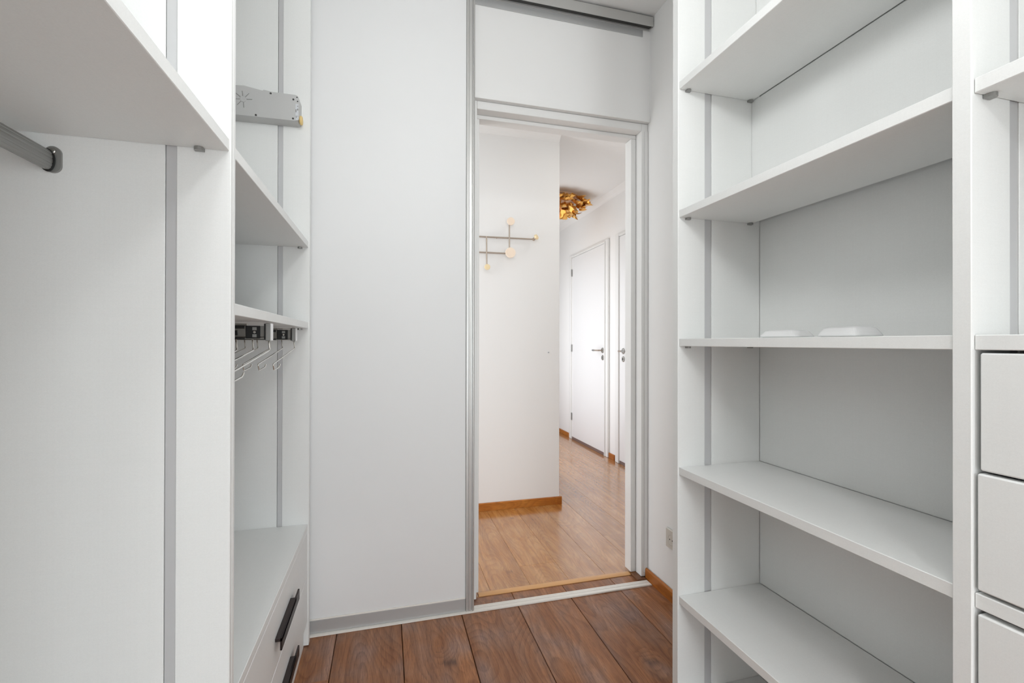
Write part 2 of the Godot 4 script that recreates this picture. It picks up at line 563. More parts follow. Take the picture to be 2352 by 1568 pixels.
func build_floors() -> void:
	var f := thing("floor", "reddish brown wide plank floor of the closet", "floor", Vector3.ZERO, "", "structure")
	box(f, "underlay", V(-0.999, -0.10, -1.967), V(1.299, -0.0135, 2.02), M.subfloor, 0.0)
	var rng := RandomNumberGenerator.new()
	rng.seed = 5
	var joint := 0.0585
	var w := 0.2375
	var k := -4
	for i in range(-4, 5):
		var x0 := maxf(joint + i * w, -0.875)
		var x1 := minf(joint + (i + 1) * w, 1.1795)
		if x1 - x0 < 0.02: continue
		var lane := posmod(i * 3 + 1, 4)
		var zs := [-1.9665, 0.05 + 0.29 * posmod(i * 2, 5), 1.895]
		for j in 2:
			var z0: float = zs[j]
			var z1: float = zs[j + 1]
			var m := plank_mesh(x1 - x0 - 0.0022, z1 - z0 - 0.002, 0.013, lane, rng.randf())
			put(f, "plank", m, M.brown, V((x0 + x1) * 0.5, 0, (z0 + z1) * 0.5))
	var g := thing("floor_hall", "honey oak plank floor of the hallway beyond the doorway", "floor", Vector3.ZERO, "", "structure")
	box(g, "underlay", V(-1.40, -0.10, -7.1), V(2.17, -0.0135, -1.9672), M.subfloor, 0.0)
	rng.seed = 9
	var pw := 0.1868
	for i in range(-10, 9):
		var x0 := maxf(0.447 + i * pw, -1.30)
		var x1 := minf(0.447 + (i + 1) * pw, 2.0695)
		if x1 - x0 < 0.015: continue
		var lane := posmod(i * 3 + 2, 4)
		var cuts := [-1.9675]
		var first := -2.0 - fposmod(0.185 + (i - 1) * 0.83, 2.1)
		if i == 0: first = -3.3
		if i == 2: first = -3.9
		if i == 3: first = -3.5
		if i == 4: first = -4.1
		while first > -6.8:
			cuts.append(first)
			first -= 1.9
		cuts.append(-6.999)
		for j in cuts.size() - 1:
			var z1: float = cuts[j]
			var z0: float = cuts[j + 1]
			if z1 - z0 < 0.01: continue
			var m := plank_mesh(x1 - x0 - 0.0008, z1 - z0 - 0.0008, 0.013, lane, rng.randf(), 0.0007, 0.0008)
			put(g, "plank", m, M.oak, V((x0 + x1) * 0.5, 0, (z0 + z1) * 0.5))
	var t := skirting(self, "trim_2", V(0.388, 0.0002, -2.0), V(1.119, 0.006, -1.9655), 0, M.threshold, 0.003)
	tag(t, "pale oak threshold strip between the brown and the honey floor", "threshold", "", "structure")

func build_hall_structure() -> void:
	var o: MeshInstance3D
	o = box(self, "wall_hall_end", V(-1.3, 0, -3.09), V(1.144, 2.526, -2.97), M.hall_wall, 0.002)
	tag(o, "white hallway wall carrying the brass coat rack", "wall", "", "structure")
	o = boxes(self, "wall_hall_left", [[V(1.02, 0, -3.5), V(1.144, 2.526, -3.0905)], [V(1.02, 2.1, -5.4), V(1.144, 2.526, -3.5)], [V(1.02, 0, -5.4), V(1.144, 0.1, -3.5)], [V(1.02, 0, -7.0), V(1.144, 2.526, -5.4)]], M.hall_wall)
	tag(o, "white corridor wall hidden behind the coat rack wall", "wall", "", "structure")
	o = box(self, "wall_hall_right", V(2.07, 0, -7.0), V(2.17, 2.526, -1.9), M.hall_wall, 0.0)
	tag(o, "white corridor wall with two white doors", "wall", "", "structure")
	o = boxes(self, "wall_hall_outside", [[V(-1.42, 0, -3.09), V(-1.3, 2.526, -2.95)], [V(-1.42, 0, -2.05), V(-1.3, 2.526, -1.9)], [V(-1.42, 0, -2.95), V(-1.3, 0.3, -2.05)], [V(-1.42, 2.35, -2.95), V(-1.3, 2.526, -2.05)]], M.hall_wall)
	tag(o, "white outer wall at the left end of the hallway with an opening for the added window", "wall", "", "structure")
	o = boxes(self, "wall_corridor_end", [[V(1.02, 0, -7.12), V(1.25, 2.526, -7.0)], [V(1.95, 0, -7.12), V(2.17, 2.526, -7.0)], [V(1.25, 0, -7.12), V(1.95, 0.7, -7.0)], [V(1.25, 2.35, -7.12), V(1.95, 2.526, -7.0)]], M.hall_wall)
	tag(o, "white wall closing the corridor, with an opening for the added window", "wall", "", "structure")
	o = box(self, "wall_hall_near", V(1.1805, 0, -2.13), V(2.07, 2.526, -2.0305), M.hall_wall, 0.0)
	tag(o, "white hallway wall on the back of the closet wall", "wall", "", "structure")
	o = box(self, "wall_hall_step", V(-1.3, 0, -2.03), V(-1.0, 2.526, -1.9), M.hall_wall, 0.0)
	tag(o, "short white wall between the closet and the outer wall", "wall", "", "structure")
	o = box(self, "ceiling_hall", V(-1.42, 2.526, -7.12), V(2.17, 2.66, -2.0305), M.ceiling, 0.0)
	tag(o, "white hallway ceiling with the golden lamp", "ceiling", "", "structure")
	var n := 1
	var wl := ["added tall white window lighting the left end of the hallway", "glazed opening in the hidden corridor wall", "added white window for light at the far end of the corridor", "added wide white window for fill light behind the camera"]  # all but the corridor glazing are added to bring in light
	# low corner, high corner, axis across the glass
	for w in [[V(-1.385, 0.3, -2.95), V(-1.345, 2.35, -2.05), 0], [V(1.05, 0.1, -5.4), V(1.09, 2.1, -3.5), 0], [V(1.25, 0.7, -7.08), V(1.95, 2.35, -7.04), 2], [V(0.2, 0.15, 1.94), V(1.0, 1.85, 1.98), 2]]:
		var lo: Vector3 = w[0]
		var hi: Vector3 = w[1]
		var win := thing("window_%d" % n, wl[n - 1], "window", (lo + hi) * 0.5, "", "structure")
		n += 1
		var f := 0.05
		var bars := [[lo, hi], [lo, hi], [lo, hi], [lo, hi]]
		var side := 2 if w[2] == 0 else 0
		bars[0] = [lo, V(hi.x, lo.y + f, hi.z)]
		bars[1] = [V(lo.x, hi.y - f, lo.z), hi]
		var a := lo
		var b := hi
		a.y += f
		b.y -= f
		var b2 := b
		b2[side] = a[side] + f
		var a2 := a
		a2[side] = b[side] - f
		bars[2] = [a, b2]
		bars[3] = [a2, b]
		boxes(win, "window_frame", bars, M.paint)
		var p := a
		var q := b
		p[side] += f
		q[side] -= f
		p[w[2]] += 0.017
		q[w[2]] -= 0.017
		box(win, "pane", p, q, M.pane, 0.0)
	# plaster coves under the hallway ceiling
	var d := 0.05
	var prof := func(ox: float, sx: float, oy: float) -> PackedVector2Array:
		var p := PackedVector2Array([Vector2(ox, oy)])
		for k in 5:
			var a := PI * 0.5 * k / 4.0
			p.append(Vector2(ox + sx * (d - d * 0.35 * sin(a) * cos(a) - d * (1.0 - cos(a)) * 0.0 - d * (k / 4.0)), oy - d * (k / 4.0) + d * 0.35 * sin(a) * cos(a) * 0.0))
		return p
	var st := extrude(prof.call(0.0, -1.0, 0.0), 2, -1.944, 1.944)
	o = put(self, "trim_3", st.commit(), M.hall_wall, V(2.0698, 2.5258, -5.05))
	tag(o, "white plaster cove under the ceiling above the two corridor doors", "cove", "", "structure")
	var p0: PackedVector2Array = prof.call(0.0, 1.0, 0.0)
	st = extrude(p0, 0, -1.2215, 1.2215)
	o = put(self, "trim_4", st.commit(), M.hall_wall, V(-0.078, 2.5258, -2.9698))
	tag(o, "white plaster cove above the coat rack wall", "cove", "", "structure")
	o = skirting(self, "baseboard_hall", V(-1.29, 0.0005, -2.9697), V(1.158, 0.052, -2.955), 0, M.oak_trim, 0.004)
	tag(o, "orange oak baseboard below the coat rack wall", "baseboard", "", "structure")
	o = skirting(self, "baseboard_corridor", V(2.056, 0.0005, -6.99), V(2.0697, 0.047, -5.02), 2, M.oak_trim, 0.004)
	tag(o, "oak baseboard beyond the farther corridor door", "baseboard", "", "structure")
	o = skirting(self, "baseboard_between_doors", V(2.056, 0.0005, -4.028), V(2.0697, 0.05, -3.925), 2, M.oak_trim, 0.004)
	tag(o, "short piece of oak baseboard between the two corridor doors", "baseboard", "", "structure")

func build_door_frame() -> void:
	var t := thing("trim_5", "white painted rebated door frame without its door", "door frame", V(0.76, 0, -1.97), "", "structure")
	box(t, "jamb", V(1.1475, 0.012, -2.03), V(1.1795, 2.124, -1.92), M.paint, 0.0015)
	box(t, "architrave_edge", V(1.162, 0.03, -1.9198), V(1.1795, 2.09, -1.9165), M.paint, 0.001)
	box(t, "door_stop", V(1.121, 0.0125, -2.026), V(1.147, 2.0725, -1.97), M.paint, 0.002)
	box(t, "jamb", V(0.346, 0.018, -2.03), V(0.367, 2.124, -1.92), M.paint, 0.0015)
	box(t, "door_stop", V(0.3675, 0.018, -2.026), V(0.387, 2.0725, -1.97), M.paint, 0.002)
	box(t, "head", V(0.3675, 2.09, -2.03), V(1.147, 2.124, -1.92), M.paint, 0.0015)
	box(t, "head_stop", V(0.3675, 2.073, -2.026), V(1.147, 2.0895, -1.97), M.paint, 0.0015)
	var b := box(self, "floor_block", V(1.119, 0.0003, -1.964), V(1.148, 0.012, -1.899), M.brown_block, 0.002)
	tag(b, "small dark brown wooden strip at the foot of the door frame", "wood strip")
	var c := box(self, "floor_block", V(1.150, 0.0003, -1.918), V(1.1655, 0.010, -1.899), M.brown_block, 0.001)
	tag(c, "tiny dark wood chip between the track end and the oak baseboard", "wood chip")

func build_sliding_door() -> void:
	var z1 := -1.872
	var d := thing("door_1", "white sliding closet door with grey aluminium edge profiles, pushed to the left of the doorway", "sliding door", V(-0.1, 0, -1.88), "", "structure")
	box(d, "door_panel", V(-0.55, 0.0605, -1.893), V(0.3128, 2.535, z1), M.panel, 0.0008)
	box(d, "bottom_rail", V(-0.55, 0.0068, -1.895), V(0.3125, 0.056, -1.868), M.alu, 0.001)
	box(d, "gasket", V(-0.55, 0.0562, -1.894), V(0.3125, 0.0603, -1.8675), M.track, 0.0008)
	# grip profile: an upright aluminium extrusion with a groove
	var o := PackedVector2Array()
	for p in [[0.3132, -1.895], [0.347, -1.895], [0.347, -1.862], [0.3425, -1.859], [0.3395, -1.859], [0.3385, -1.868], [0.3345, -1.868], [0.333, -1.861], [0.3245, -1.8625], [0.3235, -1.866], [0.3205, -1.866], [0.3195, -1.8625], [0.3148, -1.8625], [0.3132, -1.866]]:
		o.append(Vector2(p[0] - 0.33, p[1] + 1.88))
	var st := extrude(o, 1, 0.0068, 2.54)
	put(d, "grip_profile", st.commit(), M.alu_light, V(0.33, 0, -1.88)).set_meta("label", "grooved upright aluminium grip profile")

	var t := thing("floor_track", "pale double aluminium floor track of the sliding door", "door track", V(0.4, 0, -1.877))
	box(t, "track_base", V(-0.86, 0.0002, -1.898), V(1.166, 0.0032, -1.856), M.track, 0.0008)
	for z in [[-1.898, -1.8905], [-1.8893, -1.8785], [-1.876, -1.8563]]:
		box(t, "ridge", V(-0.86, 0.0033, z[0]), V(1.163, 0.0062, z[1]), M.track, 0.0006)
	var r := thing("ceiling_rail", "grey aluminium rail of the sliding door running under the ceiling", "door rail", V(0.4, 2.55, -1.88))
	box(r, "fascia", V(-0.86, 2.548, -1.870), V(1.176, 2.5925, -1.8655), M.alu_light, 0.0012)
	box(r, "channel_top", V(-0.86, 2.590, -1.8965), V(1.176, 2.5965, -1.8702), M.dark_alu, 0.0005)
	box(r, "dark_channel", V(-0.86, 2.553, -1.892), V(1.170, 2.5895, -1.8702), M.dark_alu, 0.001)
	box(r, "rear_lip", V(-0.86, 2.545, -1.8955), V(1.172, 2.5895, -1.8925), M.alu_light, 0.0006)
	box(r, "shade_strip", V(-0.86, 2.514, -1.8995), V(1.14, 2.5895, -1.8965), M.alu, 0.001)  # grey band in place of the shade below the rail

func build_left_wardrobes() -> void:
	var xf := -0.270
	var xb := -0.845
	var top := 2.56
	# --- nearest unit: a shelf over a clothes rod
	var t := thing("wardrobe", "open white wardrobe bay with one shelf above a ribbed clothes rod", "wardrobe", V(-0.55, 0, -0.5))
	upright(t, xf, -0.3545, -0.3705, xb, 0.0, top, -0.9425, -0.9295)
	upright(t, xf, -0.3545, -0.3705, xb, 0.0, top, -0.09, -0.066)
	var s := box(t, "shelf", V(xb, 1.4415, -0.929), V(-0.2725, 1.4635, -0.0905), M.white, 0.001)
	shelf_clip(s, V(-0.318, 1.4412, -0.9288), 1.0)
	box(t, "bottom_board", V(xb, 0.06, -0.929), V(-0.2735, 0.082, -0.0905), M.white, 0.001)
	box(t, "plinth", V(-0.30, 0.0, -0.929), V(-0.285, 0.0595, -0.0905), M.white, 0.001)
	box(t, "top_board", V(xb, 2.40, -0.929), V(-0.2735, 2.422, -0.0905), M.white, 0.001)
	box(t, "back_panel", V(xb - 0.006, 0.0, -0.9425), V(xb - 0.0005, top, -0.066), M.white, 0.0)
	# clothes rod: an oval ribbed tube between two flanges
	var o := PackedVector2Array()
	for k in 64:
		var a := TAU * k / 64.0
		var y := sin(a)
		var x := cos(a)
		var px := signf(x) * pow(absf(x), 0.8) * 0.0085
		var py := signf(y) * pow(absf(y), 0.8) * 0.0165
		if absf(y) < 0.92 and k % 4 == 1:
			px *= 0.93
		o.append(Vector2(px, py))
	var rod := extrude(o, 2, -0.9225 + 0.5, -0.098 + 0.5)
	put(t, "clothes_rod", rod.commit(), M.rod, V(-0.534, 1.3965, -0.5)).set_meta("label", "ribbed oval aluminium clothes rod")
	for e in [[-0.9293, 1.0], [-0.0902, -1.0]]:
		var f := PackedVector2Array()
		for k in 25:
			var a := PI * k / 24.0
			f.append(Vector2(cos(a) * 0.0115, 0.010 + sin(a) * 0.0115))
		for k in 25:
			var a := PI + PI * k / 24.0
			f.append(Vector2(cos(a) * 0.0115, -0.010 + sin(a) * 0.0115))
		var fl := put(t, "rod_flange", extrude(f, 2, 0.0, e[1] * 0.004, true).commit(), M.zinc, V(-0.5285, 1.399, e[0]))
		var scr := lathe([Vector2(0.0052, 0.0), Vector2(0.0050, 0.0016), Vector2(0.0036, 0.0024), Vector2(0.0012, 0.0024), Vector2(0.0010, 0.0010), Vector2(0, 0.0010)], 20)
		put(fl, "screw", scr.commit(), M.steel, V(-0.5285, 1.4125, e[0] + e[1] * 0.0042), Basis(Vector3.RIGHT, e[1] * PI * 0.5))
		var cup := PackedVector2Array()
		for k in 32:
			var a := TAU * k / 32.0
			cup.append(Vector2(cos(a) * 0.0098, sin(a) * 0.0185))
		put(fl, "cup", extrude(cup, 2, 0.0, e[1] * 0.004, true).commit(), M.black, V(-0.534, 1.3965, e[0] + e[1] * 0.0042))
	# --- unit by the sliding door: shelves, worktop, drawers
	var u := thing("wardrobe", "open white wardrobe bay beside the sliding door, with shelves above a two-drawer chest", "wardrobe", V(-0.55, 0, -1.38))
	upright(u, xf, -0.3545, -0.3705, xb, 0.0, top, -0.9555, -0.9428)
	upright(u, xf, -0.360, -0.3755, xb, 0.004, top, -1.832, -1.808)
	var z0 := -1.8075
	var z1 := -0.956
	for y in [[1.4435, 1.4655], [1.151, 1.173]]:
		var sh := box(u, "shelf", V(xb, y[0], z0), V(-0.2745, y[1], z1), M.white, 0.001)
		shelf_clip(sh, V(-0.302, y[0] - 0.0003, z0 + 0.0003), 1.0)
	box(u, "worktop", V(xb, 0.4205, z0), V(-0.2745, 0.4425, z1), M.white, 0.001)
	box(u, "top_board", V(xb, 2.40, z0), V(-0.2745, 2.422, z1), M.white, 0.001)
	box(u, "plinth", V(-0.304, 0.0, z0), V(-0.287, 0.088, z1), M.white, 0.001)
	box(u, "back_panel", V(xb - 0.006, 0.0, -1.832), V(xb - 0.0005, top, -0.9428), M.white, 0.0)
	for k in 2:
		var y0: float = [0.2555, 0.0915][k]
		var y1: float = [0.4195, 0.2535][k]
		var dr := box(u, "drawer", V(-0.2925, y0, z0 + 0.0015), V(-0.2745, y1, z1 - 0.0015), M.white, 0.0014)
		boxes(dr, "drawer_box", [[V(-0.80, y0 + 0.02, z0 + 0.015), V(-0.2928, y0 + 0.035, z1 - 0.015)], [V(-0.80, y0 + 0.035, z0 + 0.015), V(-0.2928, y1 - 0.03, z0 + 0.03)], [V(-0.80, y0 + 0.035, z1 - 0.03), V(-0.2928, y1 - 0.03, z1 - 0.015)]], M.white)
		drawer_handle(dr, -0.2743, -0.2575, [0.340, 0.1665][k], -1.302, -1.50, -1.55)

func build_right_bookcases() -> void:
	var xf := 0.843
	var xb := 1.140
	var top := 2.56
	var z0 := -1.205
	var z1 := -0.510
	var t := thing("bookcase", "tall white open bookcase bay with five wide shelves, beside the doorway wall", "bookcase", V(1.0, 0, -0.85))
	upright(t, xf, 0.9375, 0.960, xb, 0.0, top, -1.232, z0)
	upright(t, xf, 0.928, 0.9475, xb, 0.0, top, z1, -0.485)
	var ys := [1.862, 1.4765, 1.0905, 0.7055, 0.3205]
	for k in 5:
		var back: float = [1.108, 1.108, 1.1385, 1.1385, 1.1385][k]
		var sh := box(t, "shelf", V(xf + 0.004, ys[k], z0 + 0.0006), V(back, ys[k] + 0.0225, z1 - 0.0006), M.white, 0.001)
		for x in [0.875, 1.100]:
			shelf_clip(sh, V(x, ys[k] - 0.0003, z0 + 0.0003), 1.0)
	box(t, "bottom_board", V(xf + 0.004, 0.03, z0 + 0.0006), V(1.1385, 0.052, z1 - 0.0006), M.white, 0.001)
	box(t, "top_board", V(xf + 0.004, 2.45, z0 + 0.0006), V(1.1385, 2.472, z1 - 0.0006), M.white, 0.001)
	# each compartment has its own loose back panel
	var gaps := [[1.8855, 2.449, 1.126], [1.500, 1.8605, 1.110], [1.1135, 1.4755, 1.140], [0.7285, 1.0895, 1.140], [0.3435, 0.7045, 1.140], [0.053, 0.3195, 1.140]]
	for g in gaps:
		box(t, "back_panel", V(g[2], g[0], z0 + 0.001), V(g[2] + 0.003, g[1], z1 - 0.001), M.white, 0.0)
	box(t, "rear_sheet", V(1.1445, 0.0, -1.232), V(1.149, top, -0.485), M.white, 0.0)
	# --- nearer unit with drawers
	var u := thing("bookcase", "white shelf unit with handleless drawers, nearest on the same wall as the five-shelf bookcase", "bookcase", V(1.0, 0, -0.14))
	var a := -0.4845
	var b := 0.2095
	upright(u, xf, 0.928, 0.9475, xb, 0.0, top, 0.210, 0.235)
	for y in [1.885, 1.4745, 1.0905, 0.7065]:
		var sh := box(u, "shelf", V(xf + 0.005, y, a), V(1.1385, y + 0.0225, b), M.white, 0.0012)
		if y > 1.2:
			shelf_clip(sh, V(0.874, y - 0.0003, a + 0.0003), 1.0)
	box(u, "top_board", V(xf + 0.005, 2.45, a), V(1.1385, 2.472, b), M.white, 0.001)
	box(u, "back_panel", V(xb, 0.0, -0.4845), V(xb + 0.004, top, 0.235), M.white, 0.0)
	var fronts := [[0.912, 1.086, -0.4785, 0.0055], [0.7345, 0.9075, -0.481, 0.0035], [0.52, 0.6995, -0.481, 0.004], [0.34, 0.515, -0.481, 0.004], [0.06, 0.335, -0.481, 0.004]]
	for f in fronts:
		var x: float = xf + f[3]
		var dr := box(u, "drawer", V(x, f[0], f[2]), V(x + 0.018, f[1], b - 0.006), M.white, 0.0022)
		boxes(dr, "drawer_box", [[V(x + 0.0185, f[0] + 0.01, f[2] + 0.012), V(1.12, f[0] + 0.02, b - 0.018)], [V(x + 0.0185, f[0] + 0.02, f[2] + 0.012), V(1.12, f[1] - 0.03, f[2] + 0.024)], [V(x + 0.0185, f[0] + 0.02, b - 0.03), V(1.12, f[1] - 0.03, b - 0.018)]], M.dark_alu)

# pull-out trouser racks under the lower shelf; arms run towards the viewer and end in a hook
func build_hanger_racks() -> void:
	var labels := ["pull-out trouser rack with chrome arms, the one partly hidden by the wardrobe upright", "pull-out trouser rack with chrome hooked arms, the one next to the sliding door"]
	var zs := [-1.262, -1.646]
	var xs := [-0.279, -0.290]
	var first: Node3D = null
	for n in 2:
		var at := V(xs[n], 1.108, zs[n])
		if n == 1:
			var c := first.duplicate() as Node3D
			c.name = numbered(self, "trouser_rack")
			add_child(c)
			c.position = at
			tag(c, labels[1], "trouser rack", "pull-out trouser racks under the wardrobe shelf")
			continue
		var t := thing("trouser_rack", labels[0], "trouser rack", at, "pull-out trouser racks under the wardrobe shelf")
		first = t
		var x := at.x
		var z := at.z
		box(t, "slide_rail", V(x - 0.50, 1.113, z - 0.006), V(x - 0.011, 1.140, z + 0.004), M.steel, 0.0012)
		box(t, "lower_rail", V(x - 0.48, 1.1075, z - 0.009), V(x - 0.009, 1.1125, z + 0.008), M.steel, 0.001)
		box(t, "top_rail", V(x - 0.52, 1.1405, z - 0.009), V(x - 0.05, 1.1455, z + 0.009), M.steel, 0.001)
		# front cap: dark joint, grey body and a light ribbed face
		box(t, "cap_joint", V(x - 0.0112, 1.106, z - 0.011), V(x - 0.0082, 1.146, z + 0.011), M.black, 0.0006)
		var cap := box(t, "end_cap", V(x - 0.008, 1.1035, z - 0.0125), V(x + 0.003, 1.1475, z + 0.0125), M.zinc, 0.0016)
		for k in 4:
			box(cap, "rib", V(x + 0.0031, 1.1045, z - 0.011 + k * 0.0058), V(x + 0.0048, 1.1465, z - 0.0065 + k * 0.0058), M.tray, 0.0006)
		# black carriage with light windows and a rivet, then a bracket with a hole and a stop
		var car := box(t, "carriage", V(x - 0.052, 1.1095, z + 0.0042), V(x - 0.020, 1.1405, z + 0.010), M.black, 0.001)
		for y in [1.1125, 1.1295]:
			box(car, "slot", V(x - 0.037, y, z + 0.0101), V(x - 0.0275, y + 0.0075, z + 0.0108), M.zinc, 0.0003)
		put(car, "rivet", lathe([Vector2(0.0032, 0), Vector2(0.0030, 0.0014), Vector2(0, 0.0018)], 14).commit(), M.chrome, V(x - 0.0322, 1.1248, z + 0.0101), Basis(Vector3.RIGHT, PI * 0.5))
		box(t, "stop_block", V(x - 0.078, 1.117, z + 0.0042), V(x - 0.070, 1.129, z + 0.0095), M.black, 0.0008)
		box(t, "black_slider", V(x - 0.50, 1.1078, z + 0.0082), V(x - 0.053, 1.1115, z + 0.0112), M.black, 0.0006)
		box(t, "black_catch", V(x - 0.078, 1.1335, z + 0.0042), V(x - 0.055, 1.1402, z + 0.0095), M.black, 0.0006)
		var br := PackedVector2Array([Vector2(-0.016, 0.0), Vector2(0.0, 0.0), Vector2(-0.002, 0.030), Vector2(-0.012, 0.030)])
		var bk := put(t, "bracket", extrude(br, 2, 0.0, 0.006).commit(), M.zinc, V(x - 0.082, 1.113, z + 0.0045))
		put(bk, "rivet", lathe([Vector2(0.0036, 0), Vector2(0.0034, 0.0012), Vector2(0.0018, 0.0014), Vector2(0.0014, 0.0004), Vector2(0, 0.0004)], 14).commit(), M.chrome, V(x - 0.0905, 1.119, z + 0.0106), Basis(Vector3.RIGHT, PI * 0.5))
		for k in 11:
			var ax := x - 0.004 - k * 0.0362
			var st := begin()
			var path := [V(0, -0.0006, -0.004), V(0.002, -0.014, 0.0), V(0.004, -0.027, 0.002), V(0.003, -0.066, 0.296), V(0.003, -0.083, 0.286), V(0.003, -0.077, 0.222), V(0.003, -0.070, 0.214)]
			tube(st, rounded(path, 0.007, 4), 0.0019, 8)
			put(t, "hanger_arm", st.commit(), M.chrome, V(ax, 1.108, z))

# grey gearbox arm of a wardrobe lift on the end panel
func build_lift() -> void:
	var t := thing("wardrobe_lift", "grey plastic gearbox of a wardrobe lift, screwed to the end panel above the shelf", "wardrobe lift", V(-0.5, 1.92, -1.807))
	var zf := -1.758
	var o := PackedVector2Array()
	for p in [[-0.66, 1.872], [-0.311, 1.8765], [-0.304, 1.8785], [-0.2995, 1.884], [-0.2985, 1.891], [-0.2985, 1.953], [-0.3005, 1.960], [-0.305, 1.965], [-0.312, 1.967], [-0.384, 1.967], [-0.411, 1.9705], [-0.415, 1.967], [-0.472, 1.976], [-0.496, 1.974], [-0.54, 1.972], [-0.66, 1.958], [-0.672, 1.94], [-0.672, 1.885]]:
		o.append(Vector2(p[0], p[1]))
	# the housing narrows a little towards the front along its lower edge
	var st := begin()
	var n := o.size()
	var back := PackedVector2Array()
	for p in o:
		var q := p
		if p.y < 1.9: q.y -= 0.0015
		back.append(q)
	var ids := Geometry2D.triangulate_polygon(o)
	for k in range(0, ids.size(), 3):
		tri(st, V(o[ids[k]].x, o[ids[k]].y, zf), V(o[ids[k + 1]].x, o[ids[k + 1]].y, zf), V(o[ids[k + 2]].x, o[ids[k + 2]].y, zf), Vector3.BACK)
		tri(st, V(back[ids[k]].x, back[ids[k]].y, -1.8075), V(back[ids[k + 1]].x, back[ids[k + 1]].y, -1.8075), V(back[ids[k + 2]].x, back[ids[k + 2]].y, -1.8075), Vector3.FORWARD)
	for i in n:
		var j := (i + 1) % n
		var dd := o[j] - o[i]
		quad(st, V(o[i].x, o[i].y, zf), V(o[j].x, o[j].y, zf), V(back[j].x, back[j].y, -1.8075), V(back[i].x, back[i].y, -1.8075), V(dd.y, -dd.x, 0).normalized())
	put(t, "housing", st.commit(), M.plastic)
	var screw := lathe([Vector2(0.0032, 0), Vector2(0.0032, 0.0010), Vector2(0.0024, 0.0012), Vector2(0.0016, 0.0004), Vector2(0, 0.0004)], 16).commit()
	for p in [[-0.389, 1.961], [-0.317, 1.950], [-0.435, 1.880], [-0.318, 1.883]]:
		put(t, "screw", screw, M.dark_alu, V(p[0], p[1], zf + 0.0001), Basis(Vector3.RIGHT, PI * 0.5))
	var small := lathe([Vector2(0.0022, 0), Vector2(0.0020, 0.0010), Vector2(0, 0.0010)], 12).commit()
	for p in [[-0.3055, 1.959], [-0.3035, 1.945]]:
		put(t, "screw", small, M.dark_alu, V(p[0], p[1], zf + 0.0001), Basis(Vector3.RIGHT, PI * 0.5))
	var hub := put(t, "hub", lathe([Vector2(0.0098, 0), Vector2(0.0098, 0.0008), Vector2(0.0090, 0.0016), Vector2(0, 0.0016)], 28).commit(), M.plastic, V(-0.4745, 1.929, zf + 0.0001), Basis(Vector3.RIGHT, PI * 0.5))
	for k in 7:
		var a := TAU * (k + 0.25) / 8.0 - 0.1
		var d := V(cos(a), sin(a), 0)
		var rib := begin()
		chamfer_box(rib, V(0.0195, 0, 0.0006), V(0.018, 0.0016, 0.0012), 0.0004)
		put(hub, "rib", rib.commit(), M.zinc, V(-0.4745, 1.929, zf + 0.0002), Basis(Vector3.BACK, a))
	# worn end plate with printed marks, and the yellow roller beside it
	var pl := box(t, "end_plate", V(-0.3105, 1.879, zf + 0.0001), V(-0.3005, 1.936, zf + 0.0010), M.plastic_light, 0.0004)
	for p in [[-0.3098, 1.906, 0.003, 0.010], [-0.3048, 1.913, 0.0035, 0.006], [-0.3085, 1.886, 0.0025, 0.008], [-0.3045, 1.926, 0.003, 0.003], [-0.3035, 1.891, 0.002, 0.003]]:
		box(pl, "mark", V(p[0], p[1], zf + 0.0013), V(p[0] + p[2], p[1] + p[3], zf + 0.0016), M.zinc, 0.0002)
	put(t, "yellow_roller", lathe([Vector2(0.0, -0.0045), Vector2(0.013, -0.0045), Vector2(0.0155, -0.0025), Vector2(0.0155, 0.0025), Vector2(0.013, 0.0045), Vector2(0.0, 0.0045)], 28).commit(), M.yellow, V(-0.2945, 1.887, -1.776), Basis(Vector3.BACK, -PI * 0.5)).set_meta("label", "yellow plastic roller")

func tray(label: String, at: Vector3, size: Vector3, turn: float) -> void:
	var t := thing("plastic_tray", label, "tray", at, "white plastic trays on the bookcase shelf")
	t.rotation.y = turn
	var st := begin()
	var rings := []
	# (inset, height): a low dish turned upside down on a thin foot
	for p in [[0.006, 0.0], [0.006, 0.0020], [0.0, 0.0024], [0.0, 0.0050], [0.004, 0.55 * size.y], [0.009, 0.87 * size.y], [0.015, size.y], [0.024, size.y], [0.028, size.y - 0.002]]:
		var ring := []
		var rx: float = size.x * 0.5 - p[0]
		var rz: float = size.z * 0.5 - p[0]
		for k in 40:
			var a := TAU * k / 40.0
			ring.append(V(signf(cos(a)) * pow(absf(cos(a)), 0.4) * rx, p[1], signf(sin(a)) * pow(absf(sin(a)), 0.4) * rz))
		rings.append(ring)
	for i in rings.size() - 1:
		for k in 40:
			var j := (k + 1) % 40
			var a: Vector3 = rings[i][k]
			var b: Vector3 = rings[i][j]
			var c: Vector3 = rings[i + 1][j]
			var d: Vector3 = rings[i + 1][k]
			var n := (b - a).cross(d - a)
			if n.length() < 1e-12: n = (c - b).cross(d - b)
			n = n.normalized()
			var mid := (a + c) * 0.5
			if n.dot(V(mid.x, 0.0, mid.z).normalized() * 0.3 + Vector3.UP) < 0.0: n = -n
			quad(st, a, b, c, d, n)
	var topc := V(0, size.y - 0.002, 0)
	for k in 40:
		tri(st, topc, rings[-1][k], rings[-1][(k + 1) % 40], Vector3.UP)
		tri(st, Vector3.ZERO, rings[0][k], rings[0][(k + 1) % 40], Vector3.DOWN)
	var o := MeshInstance3D.new()
	o.name = "dish"
	o.mesh = st.commit()
	o.material_override = M.tray
	t.add_child(o)

